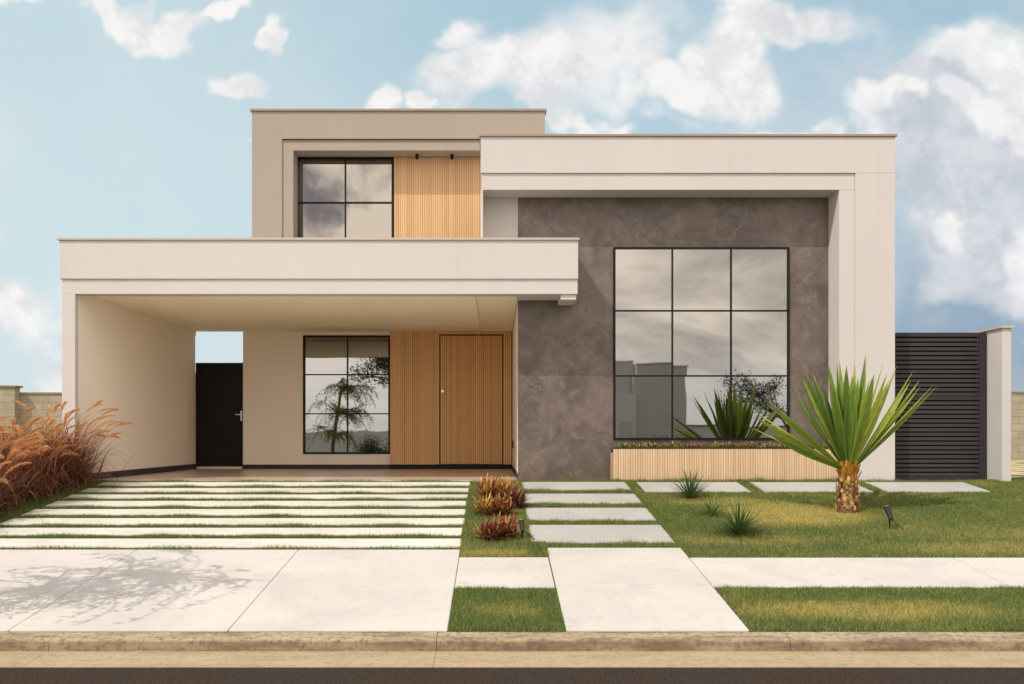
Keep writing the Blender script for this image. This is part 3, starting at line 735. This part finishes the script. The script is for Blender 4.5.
# ------------------------------------------------------------------ garden spotlights
def spotlight(loc, rz, label, sc=1):
    t = thing('garden_spotlight', loc, label, 'spotlight', 'small garden spotlights'); t.rotation_euler.z = 0
    L = Vector(loc)
    m = MB(); m.tube([L+Vector((0, 0, -.05)), L+Vector((0, 0, .12*sc))], [.006, .012], 8); m.build('spike', 'black_metal', t)
    a = L+Vector((0, 0, .13*sc)); dd = Vector((math.cos(rz)*.45, math.sin(rz)*.45, .88)).normalized()
    m = MB(); m.tube([a-dd*.05*sc, a-dd*.04*sc, a+dd*.03*sc, a+dd*.075*sc], [.014*sc, .022*sc, .025*sc, .03*sc], 14); b_ = m.build('lamp_head', 'charcoal_metal', t, smooth=False)
    m = MB(); m.tube([a+dd*.0755*sc, a+dd*.078*sc], .025*sc, 14); m.build('lens', 'steel', b_)
    m = MB(); m.tube([L+Vector((.005, 0, .11*sc)), L+Vector((.05, -.03, .07)), L+Vector((.10, -.05, .03)), L+Vector((.13, -.05, .004))], .005, 6); m.build('cable', 'black_metal', t)
    return t
spotlight((4.32, 10.07, zg(10.07)), 2.0, 'small black spike spotlight on the lawn right of the palm', 1.25)
spotlight((.285, 9.60, zg(9.60)), 1.8, 'small black spike spotlight in front of the orange crotons', 1.0)

# ------------------------------------------------------------------ sword-leaved palm (yucca)
px0, py0 = PALM; pz = zg(py0)
pt = thing('sword_leaved_palm', (px0, py0, pz), 'stiff sword-leaved palm with shaggy brown trunk standing on the lawn', 'palm')
m = MB(); m.tube([(px0, py0, pz-.05), (px0, py0, pz+.05), (px0+.01, py0, pz+.16), (px0+.015, py0, pz+.30), (px0+.02, py0, pz+.58)], [.11, .105, .098, .085, .05], 14); m.build('trunk', 'palm_trunk', pt, smooth=True)
m = MB(); r = random.Random(3)
for i in range(190):
    z = pz+.02+.36*(i/190); a = i*2.4+r.uniform(-.3, .3); rr = .09+.01*r.random()-.02*(i/190)
    o_ = Vector((math.cos(a), math.sin(a), 0)); sd = Vector((-math.sin(a), math.cos(a), 0)); b0 = Vector((px0+.012, py0, z))+o_*rr
    L = r.uniform(.03, .075)
    m.ribbon([b0, b0+o_*L*.55+Vector((0, 0, .018)), b0+o_*L*r.uniform(.6, .9)+Vector((0, 0, .05+.02*r.random()))], [.05, .042, .02], sd, r.random(), .3)
m.build('leaf_bases', 'leafbase', pt)
m = MB(); top = Vector((px0+.02, py0, pz+.29))
for i in range(46):
    a = i*2.4; o_ = Vector((math.cos(a), math.sin(a), 0)); sd = Vector((-math.sin(a), math.cos(a), 0)); h0 = Vector((0, 0, .17*(i/46)))
    m.ribbon([top+h0+o_*.07, top+h0+o_*.078+Vector((0, 0, .08)), top+h0+o_*(.09+.07*r.random()**2)+Vector((0, 0, .16+.06*r.random()))], [.07, .055, .03], sd, r.random(), .4)
m.build('golden_collar', 'collar', pt)
m = MB(); top = Vector((px0+.02, py0, pz+.50))
def sword(az, inc, L, W, rv, droop=0.0, tw=0.0):
    o_ = Vector((math.cos(az), math.sin(az), 0)); pts = []; p = top+o_*.06*math.sin(inc); n = 9; cur = inc
    for k in range(n):
        pts.append(p.copy()); cur = inc+droop*(k/n)**2
        p = p+(o_*math.sin(cur)+Vector((0, 0, math.cos(cur))))*(L/(n-1))
    wl = [.28, .42, .66, .88, 1.0, .95, .72, .40, .02]
    d0 = (pts[4]-pts[0]).normalized(); sd = Vector((-math.sin(az), math.cos(az), 0)); sd = (Matrix.Rotation(tw, 3, d0) @ sd)
    m.ribbon(pts, [W*x for x in wl], sd, rv, .42)
n = 38
for i in range(n):
    fr_ = i/n; az = i*2.39996
    inc = R(2+43*fr_**.8)*(1-.28*abs(math.sin(az)))+r.uniform(-.07, .07)
    L = r.uniform(1.05, 1.42); W = r.uniform(.095, .14)
    sword(az, inc, L, W, min(1, max(0, r.gauss(.48+.25*math.cos(az), .24))), r.uniform(-.02, .08), r.uniform(-.5, .5))  # right-hand leaves coloured brighter, as if sun shone through them
for az, inc, L in ((PI+.15, R(60), 1.28), (PI+.35, R(53), 1.38), (PI-.1, R(64), 1.22), (-.2, R(43), 1.38), (.1, R(38), 1.40), (-.05, R(31), 1.4), (PI+.5, R(33), 1.35), (PI+.25, R(66), 1.1), (-.3, R(41), 1.36), (PI+.1, R(57), 1.32)):
    sword(az, inc, L, .115, r.uniform(.5, 1), .05, r.uniform(-.7, .7))
m.build('crown', 'palm_leaf', pt)

# ------------------------------------------------------------------ spiky tufts
def tuft(name, loc, n, L, W, mat, label, seed, spread=75, droop=.5):
    t = thing(name, loc, label, 'spiky plant'); r = random.Random(seed); m = MB(); L0 = Vector(loc)
    for i in range(n):
        az = i*2.4+r.uniform(-.3, .3); inc = R(spread*((i+.5)/n)**.5); l = L*r.uniform(.7, 1.1); o_ = Vector((math.cos(az), math.sin(az), 0)); p = L0.copy(); pts = []
        for k in range(6):
            pts.append(p.copy()); c = inc+droop*(k/5)**1.5; p = p+(o_*math.sin(c)+Vector((0, 0, math.cos(c))))*l/5
        m.ribbon(pts, [W*.8, W, W, W*.8, W*.5, .0005], Vector((-math.sin(az), math.cos(az), 0)), r.random())
    m.build('leaves', mat, t); m = MB(); m.tube([L0+Vector((0, 0, -.03)), L0+Vector((0, 0, .03))], [.03, .02], 8); m.build('stem_base', 'bark', t)
    return t
def G(px, py):
    y = 2.239/((py-325)/920); return Vector(((px-495)*y/920, y, zg(y)))
tuft('spiky_plant', G(690, 499), 120, .44, .011, 'spiky', 'grey-green spiky tuft on the lawn edge nearest the planter', 11, 62, .3)
tuft('spiky_plant', G(712, 516), 120, .34, .010, 'spiky_light', 'small light green spiky tuft in the lawn, smallest of the three', 12, 80, .7)
tuft('spiky_plant', G(739, 535), 230, .46, .011, 'spiky', 'dense dark green spiky tuft on the lawn, nearest the pavement', 13, 88, .25)

# ------------------------------------------------------------------ crotons in the middle bed
def croton(loc, n, Ht, Rd, mat, label, seed):
    t = thing('croton', loc, label, 'shrub', 'crotons in the turf bed'); r = random.Random(seed); L0 = Vector(loc); m = MB(); st = MB()
    n = int(n*1.35); stems = max(5, n//12)
    for s_ in range(stems):
        a = s_*2.4+r.random(); rr = Rd*.55*math.sqrt((s_+.5)/stems); b0 = L0+Vector((math.cos(a)*rr*.5, math.sin(a)*rr*.5, 0)); hh = Ht*r.uniform(.35, .8)*(1-.35*rr/Rd)
        tp = L0+Vector((math.cos(a)*rr*1.25, math.sin(a)*rr*1.25, hh)); st.tube([b0+Vector((0, 0, -.02)), (b0+tp)/2, tp], [.009, .007, .005], 5)
        for k in range(n//stems):
            f = k/(n//stems); q = b0.lerp(tp, .25+.75*f); az = k*2.4+r.uniform(-.3, .3); inc = R(85-68*f)+r.uniform(-.15, .15); l = r.uniform(.11, .20)
            o_ = Vector((math.cos(az), math.sin(az), 0)); pts = []; p = q.copy()
            for j in range(5):
                pts.append(p.copy()); c = inc+.45*(j/4)**1.5; p = p+(o_*math.sin(c)+Vector((0, 0, math.cos(c))))*l/4
            W = r.uniform(.018, .027)
            m.ribbon(pts, [W*.35, W*.9, W, W*.7, .002], Vector((-math.sin(az), math.cos(az), 0)), min(1, max(0, .27+.45*f+r.gauss(0, .28))), .35)
    m.build('foliage', mat, t); st.build('stems', 'bark', t)
    return t
croton(G(490, 499), 150, .27, .20, 'croton_gold', 'tallest golden-orange croton at the back of the turf bed', 21)
croton(G(508, 500), 120, .23, .17, 'croton_gold', 'yellow-orange croton at the back right of the cluster', 22)
croton(G(516, 508), 90, .18, .16, 'croton_dark', 'dark burgundy croton with green tips nearest the grey slabs', 23)
croton(G(486, 516), 90, .22, .18, 'croton_gold', 'orange and gold croton at the left middle of the cluster', 24)
croton(G(502, 516), 100, .21, .16, 'croton_red', 'red-brown croton in the middle of the cluster', 25)
croton(G(490, 541), 110, .21, .18, 'croton_red', 'rust-red croton with gold tips at the front left', 26)
croton(G(505, 539), 100, .23, .17, 'croton_red', 'reddish croton at the front right behind the spotlight', 27)

# ------------------------------------------------------------------ purple fountain grass
def fountain(seed, loc, nb=520, npl=16, Ht=1.0, label=''):
    r = random.Random(seed); L0 = Vector(loc)
    t = thing('fountain_grass', loc, label, 'ornamental grass', 'purple fountain grasses left of the driveway')
    m = MB()
    for i in range(nb):
        az = r.uniform(0, 2*PI); inc = R(r.uniform(4, 58)); l = Ht*r.uniform(.55, 1.05); o_ = Vector((math.cos(az)+.15, math.sin(az), 0)).normalized()
        p = L0+Vector((r.gauss(0, .15), r.gauss(0, .15), 0)); pts = []
        cv = r.uniform(.6, 2.3)
        for k in range(7):
            pts.append(p.copy()); c = inc+cv*(k/6)**1.6; p = p+(o_*math.sin(c)+Vector((0, 0, math.cos(c))))*l/6
        w_ = r.uniform(.007, .014)
        m.ribbon(pts, [w_, w_, w_, w_*.9, w_*.7, w_*.45, .0006], Vector((-o_.y, o_.x, 0)), r.random())
    m.build('blades', 'purple_blade', t)
    for i in range(npl):
        az = r.gauss(0, 1.0) if r.random() < .75 else r.uniform(0, 2*PI); inc = R(r.uniform(5, 42)); l = Ht*r.uniform(.85, 1.22)
        o_ = Vector((math.cos(az), math.sin(az)*.7, 0)).normalized(); p = L0+Vector((r.gauss(0, .07), r.gauss(0, .07), 0)); pts = []; cv = r.uniform(.35, .9)
        N = 16; hl = r.uniform(.18, .27)
        for k in range(N):
            pts.append(p.copy()); f = k/(N-1); c = inc+cv*f**2.2+(.7*max(0, f-.72)/.28 if f > .72 else 0); p = p+(o_*math.sin(c)+Vector((0, 0, math.cos(c))))*l/(N-1)
        pm = MB(); rv = r.random()
        pm.tube(pts, .0028, 4, rv*.4, cap=False)
        # fuzzy head over the last part of the stem
        k0 = int((1-hl/l)*(N-1)); seg = pts[k0:]
        nb_ = 330
        for j in range(nb_):
            f = j/nb_; q = f*(len(seg)-1); a_ = int(q); c_ = seg[a_].lerp(seg[min(a_+1, len(seg)-1)], q-a_); d_ = (seg[min(a_+1, len(seg)-1)]-seg[max(a_-0, 0)])
            d_ = d_.normalized() if d_.length > 1e-6 else Vector((0, 0, 1))
            rad = Vector((r.gauss(0, 1), r.gauss(0, 1), r.gauss(0, 1))); rad = (rad-d_*rad.dot(d_)).normalized(); Lb = (.034 if f < .8 else .034*(1-(f-.8)/.2*.6))*(.5+min(1, f*5)*.5)
            e_ = c_+d_*Lb*.7+rad*Lb*.9; sd = d_.cross(rad)
            pm.add([c_-sd*.0022, c_+sd*.0022, e_], [(0, 1, 2)], min(1, max(0, rv*.5+r.random()*.5)), [.1, .1, 1.0])
        pm.build('flower_plume', 'plume', t)
    return t
FG = [((-6.05, 12.75), 1.12, 'fountain grass against the carport pillar, farthest back'), ((-6.55, 12.35), 1.0, 'fountain grass in the back row by the block wall'),
      ((-6.15, 12.05), .92, 'fountain grass with plumes leaning across the carport wall'), ((-6.9, 11.7), 1.0, 'reddish fountain grass in the left back of the bed'),
      ((-6.2, 11.3), .86, 'fountain grass with drooping golden plumes in the middle of the bed'), ((-6.75, 11.0), .95, 'dark stemmed fountain grass left of the bed middle'),
      ((-6.15, 10.55), .74, 'low dark fountain grass edging the driveway strips'), ((-6.6, 10.2), .88, 'dense maroon fountain grass at the photo left edge'),
      ((-6.1, 9.85), .62, 'shortest fountain grass clump nearest the street'), ((-7.3, 12.6), 1.0, 'tall fountain grass in the far left corner of the bed')]
for i, ((x, y), hh, lb) in enumerate(FG):
    fountain(40+i, (x, y, zg(y)), 1300, 30 if i < 7 else 16, hh*1.08, lb)

# ------------------------------------------------------------------ trees (seen in the glass and by their shadows)
def leafcloud(m, centre, n, rad, sz, r, squash=.8):
    for _ in range(n):
        q = Vector((r.gauss(0, 1), r.gauss(0, 1), r.gauss(0, squash)))*rad*.5+centre
        a = Vector((r.gauss(0, 1), r.gauss(0, 1), r.gauss(0, 1))).normalized(); b_ = a.cross(Vector((r.gauss(0, 1), r.gauss(0, 1), r.gauss(0, 1)))).normalized()
        l = sz*r.uniform(.6, 1.3); m.add([q, q+a*l*.5+b_*l*.22, q+a*l, q+a*l*.5-b_*l*.22], [(0, 1, 2, 3)], r.random())
def grow(m, p, d_, L, rad, depth, r, ends, spread=.55, shrink=.74, kids_=3, up=.08):
    pts = [p.copy()]; q = p.copy(); dd = d_.copy()
    for k in range(4):
        dd = (dd+Vector((r.gauss(0, .13), r.gauss(0, .13), r.gauss(0, .08)+up*.5))).normalized(); q = q+dd*L/4; pts.append(q.copy())
    m.tube(pts, [rad*(1-.4*k/4) for k in range(5)], 6, cap=False)
    if depth <= 2: ends += pts[2:]
    if depth == 0: return
    for i in range(kids_):
        a = r.uniform(0, 2*PI); ax = dd.orthogonal().normalized(); ax.rotate(Matrix.Rotation(a, 3, dd)); nd = (dd+ax*spread*r.uniform(.6, 1.4)).normalized()
        st = pts[r.choice((3, 4, 4))]; grow(m, st, nd, L*shrink*r.uniform(.8, 1.15), rad*.58, depth-1, r, ends, spread, shrink, kids_, up)
def tree(name, loc, label, H_=1.4, L=.9, rad=.08, depth=3, leaf='dark_leaf', nl=30, lr=.28, ls=.07, seed=1, cat='tree', spread=.6, kids_=3):
    r = random.Random(seed); t = thing(name, loc, label, cat); L0 = Vector(loc); m = MB(); ends = []
    m.tube([L0+Vector((0, 0, -.1)), L0+Vector((.02, 0, H_*.5)), L0+Vector((.05, .03, H_))], [rad*1.25, rad*1.05, rad], 9); m.build('trunk', 'bark', t, smooth=True)
    bm = MB()
    for i in range(kids_+1):
        a = i*2*PI/(kids_+1)+r.random(); grow(bm, L0+Vector((.05, .03, H_-.03)), Vector((math.cos(a)*spread, math.sin(a)*spread, .8)).normalized(), L, rad*.7, depth, r, ends, spread, kids_=kids_)
    bm.build('branches', 'bark', t)
    lm = MB()
    for e_ in ends: leafcloud(lm, e_, int(nl*r.uniform(.2, 1.6)), lr, ls, r)
    lm.build('crown', leaf, t)
    return t
# weeping bottlebrush on the verge, left of the picture: it throws the feathery shadow on the drive
def weeping(loc, seed=5):
    r = random.Random(seed); t = thing('weeping_bottlebrush_tree', loc, 'slender weeping tree with red brush flowers whose shadow falls on the driveway', 'tree'); L0 = Vector(loc)
    m = MB(); pts = [L0+Vector(v_) for v_ in ((0, 0, -.1), (.03, 0, .7), (.10, .03, 1.45), (.22, .05, 2.15), (.32, .05, 2.9))]; m.tube(pts, [.075, .065, .055, .048, .035], 9); m.build('trunk', 'bark', t, smooth=True)
    bm = MB(); lm = MB(); fm = MB(); tops = []
    for i in range(15):
        s_ = pts[2+(i % 3)]; a = i*2.4; ln = r.uniform(.4, .85); p = s_.copy(); dd = Vector((math.cos(a)*.8+.25, math.sin(a)*.75, r.uniform(.5, 1.1))).normalized(); q = [p.copy()]
        for k in range(6): dd = (dd+Vector((r.gauss(0, .1), r.gauss(0, .1), -.10))).normalized(); p = p+dd*ln/6; q.append(p.copy())
        bm.tube(q, [.022-.0025*k for k in range(7)], 5, cap=False); tops += q[2:]
    for i in range(10):
        s_ = pts[3+(i % 2)]; a = r.uniform(-.7, .7); ln = r.uniform(.9, 1.3); p = s_.copy(); dd = Vector((math.cos(a), math.sin(a), r.uniform(.1, .7))).normalized(); q = [p.copy()]
        for k in range(7):
            dd = (dd+Vector((r.gauss(0, .07), r.gauss(0, .07), -.07))).normalized(); p = p+dd*ln/7
            if p.x/p.y > -.60: break
            q.append(p.copy())
        if len(q) < 3: continue
        bm.tube(q, [.018-.002*k for k in range(len(q))], 5, cap=False); tops += q[2::2]
    for s_ in tops:
        for _ in range(3):
            if r.random() < .45: continue
            a = r.uniform(0, 2*PI); dd = Vector((math.cos(a)*.8+.2, math.sin(a)*.8, .35)).normalized(); p = s_.copy(); q = [p.copy()]; ln = r.uniform(.25, 1.1); N = 10
            for k in range(N):
                dd = (dd+Vector((0, 0, -.20))+Vector((r.gauss(0, .05), r.gauss(0, .05), 0))).normalized(); p = p+dd*ln/N
                if p.x/p.y > -.60: break
                q.append(p.copy())
            if len(q) < 4: continue
            bm.tube(q, [.005]*len(q), 3, cap=False)
            for k in range(2, len(q)):
                for __ in range(3):
                    c = q[k]+Vector((r.gauss(0, .012),)*1+(r.gauss(0, .012), r.gauss(0, .02))); d2 = (Vector((r.gauss(0, .6), r.gauss(0, .6), -.6))).normalized(); sd = d2.orthogonal().normalized(); l = r.uniform(.06, .12)
                    lm.add([c, c+d2*l*.5+sd*.011, c+d2*l, c+d2*l*.5-sd*.011], [(0, 1, 2, 3)], r.random())
            if r.random() < .2:
                c = q[-2]
                for __ in range(70):
                    d2 = Vector((r.gauss(0, 1), r.gauss(0, 1), r.gauss(0, .3))).normalized(); c2 = c+Vector((0, 0, r.uniform(-.05, .05))); sd = d2.orthogonal().normalized()*.002
                    fm.add([c2-sd, c2+sd, c2+d2*.03], [(0, 1, 2)], r.random())
    bm.build('branches', 'bark', t); lm.build('crown', 'tree_leaf', t); fm.build('flowers', 'red_flower', t)
    return t
weeping((-5.38, 6.6, zg(6.6)))
tree('street_tree', (9.9, -3.0, -.8), 'open-crowned dark tree across the road reflected at the right of the big window', 1.4, 1.1, .07, 3, 'dark_leaf', 18, .30, .08, 9, spread=.75)
tree('street_tree', (-4.3, -6.4, -.8), 'taller leafy tree across the road reflected at the top of the carport window', 3.5, 1.2, .12, 3, 'dark_leaf', 22, .45, .12, 12, spread=.8)
def bush(loc, label, rx, h_, seed, n=3500, leaf='dark_leaf'):
    r = random.Random(seed); t = thing('bush', loc, label, 'bush'); L0 = Vector(loc); m = MB(); st = MB()
    cs = [(Vector((r.uniform(-rx, rx)*.7, r.uniform(-rx, rx)*.5, h_*r.uniform(.3, .75))), r.uniform(.35, .6)*rx) for _ in range(9)]
    for c, rr in cs:
        st.tube([L0, L0+c*.5, L0+c], [.03, .02, .01], 5); leafcloud(m, L0+c, n//9, rr, .09, r, .9)
    m.build('foliage', leaf, t); st.build('stems', 'bark', t); return t
bush((-5.0, -3.0, -.8), 'rounded dark bush across the road, reflected low in the carport window', 1.0, 1.55, 31)
bush((3.6+1.9, -5.2, -.8), 'loose bush in front of the grey house across the road', .7, 1.5, 32)
# house across the road
hc = thing('neighbour_house', (6.2, -13, -.8), 'plain pale box-shaped house across the road, mirrored in the big window', 'house')
hz = -.8
part('wall', 'grey_across', [(6.0, 8.35, -22, -12.6, hz, 3.75)], hc)
part('projecting_wing', 'white_across', [(3.2, 5.98, -22, -11.9, hz, 2.5)], hc, label='lower white wing with a flat roof')
part('upper_wall', 'grey_across', [(3.2, 5.98, -22, -13.4, 2.5, 3.95)], hc)
part('roof_slab', 'grey_across', [(3.15, 5.99, -22, -13.35, 3.951, 4.0), (5.991, 8.4, -22, -12.55, 3.751, 3.80)], hc)
f_ = part('door', 'grey_across', [(5.3, 5.85, -11.899, -11.86, hz, 1.3)], hc); part('handle', 'steel', [(5.37, 5.40, -11.859, -11.83, .1, .3)], f_)
lw = thing('white_boundary_wall', (18, -16, -.8), 'long low white garden wall across the road, mirrored beside the palm', 'wall')
part('wall', 'white_across', [(8.9, 40, -16.2, -16, -.85, 1.1)], lw); lx = thing('white_boundary_wall', (-12, -16, -.8), 'long low white garden wall across the road, added for the pale sky tone mirrored behind the weeping tree', 'wall'); part('wall', 'white_across', [(-40, 2.6, -16.2, -16, -.85, .95)], lx); part('coping', 'coping', [(8.9, 40, -16.25, -15.95, 1.101, 1.16)], lw)  # left wall added as a pale sky-like band in the carport window reflection
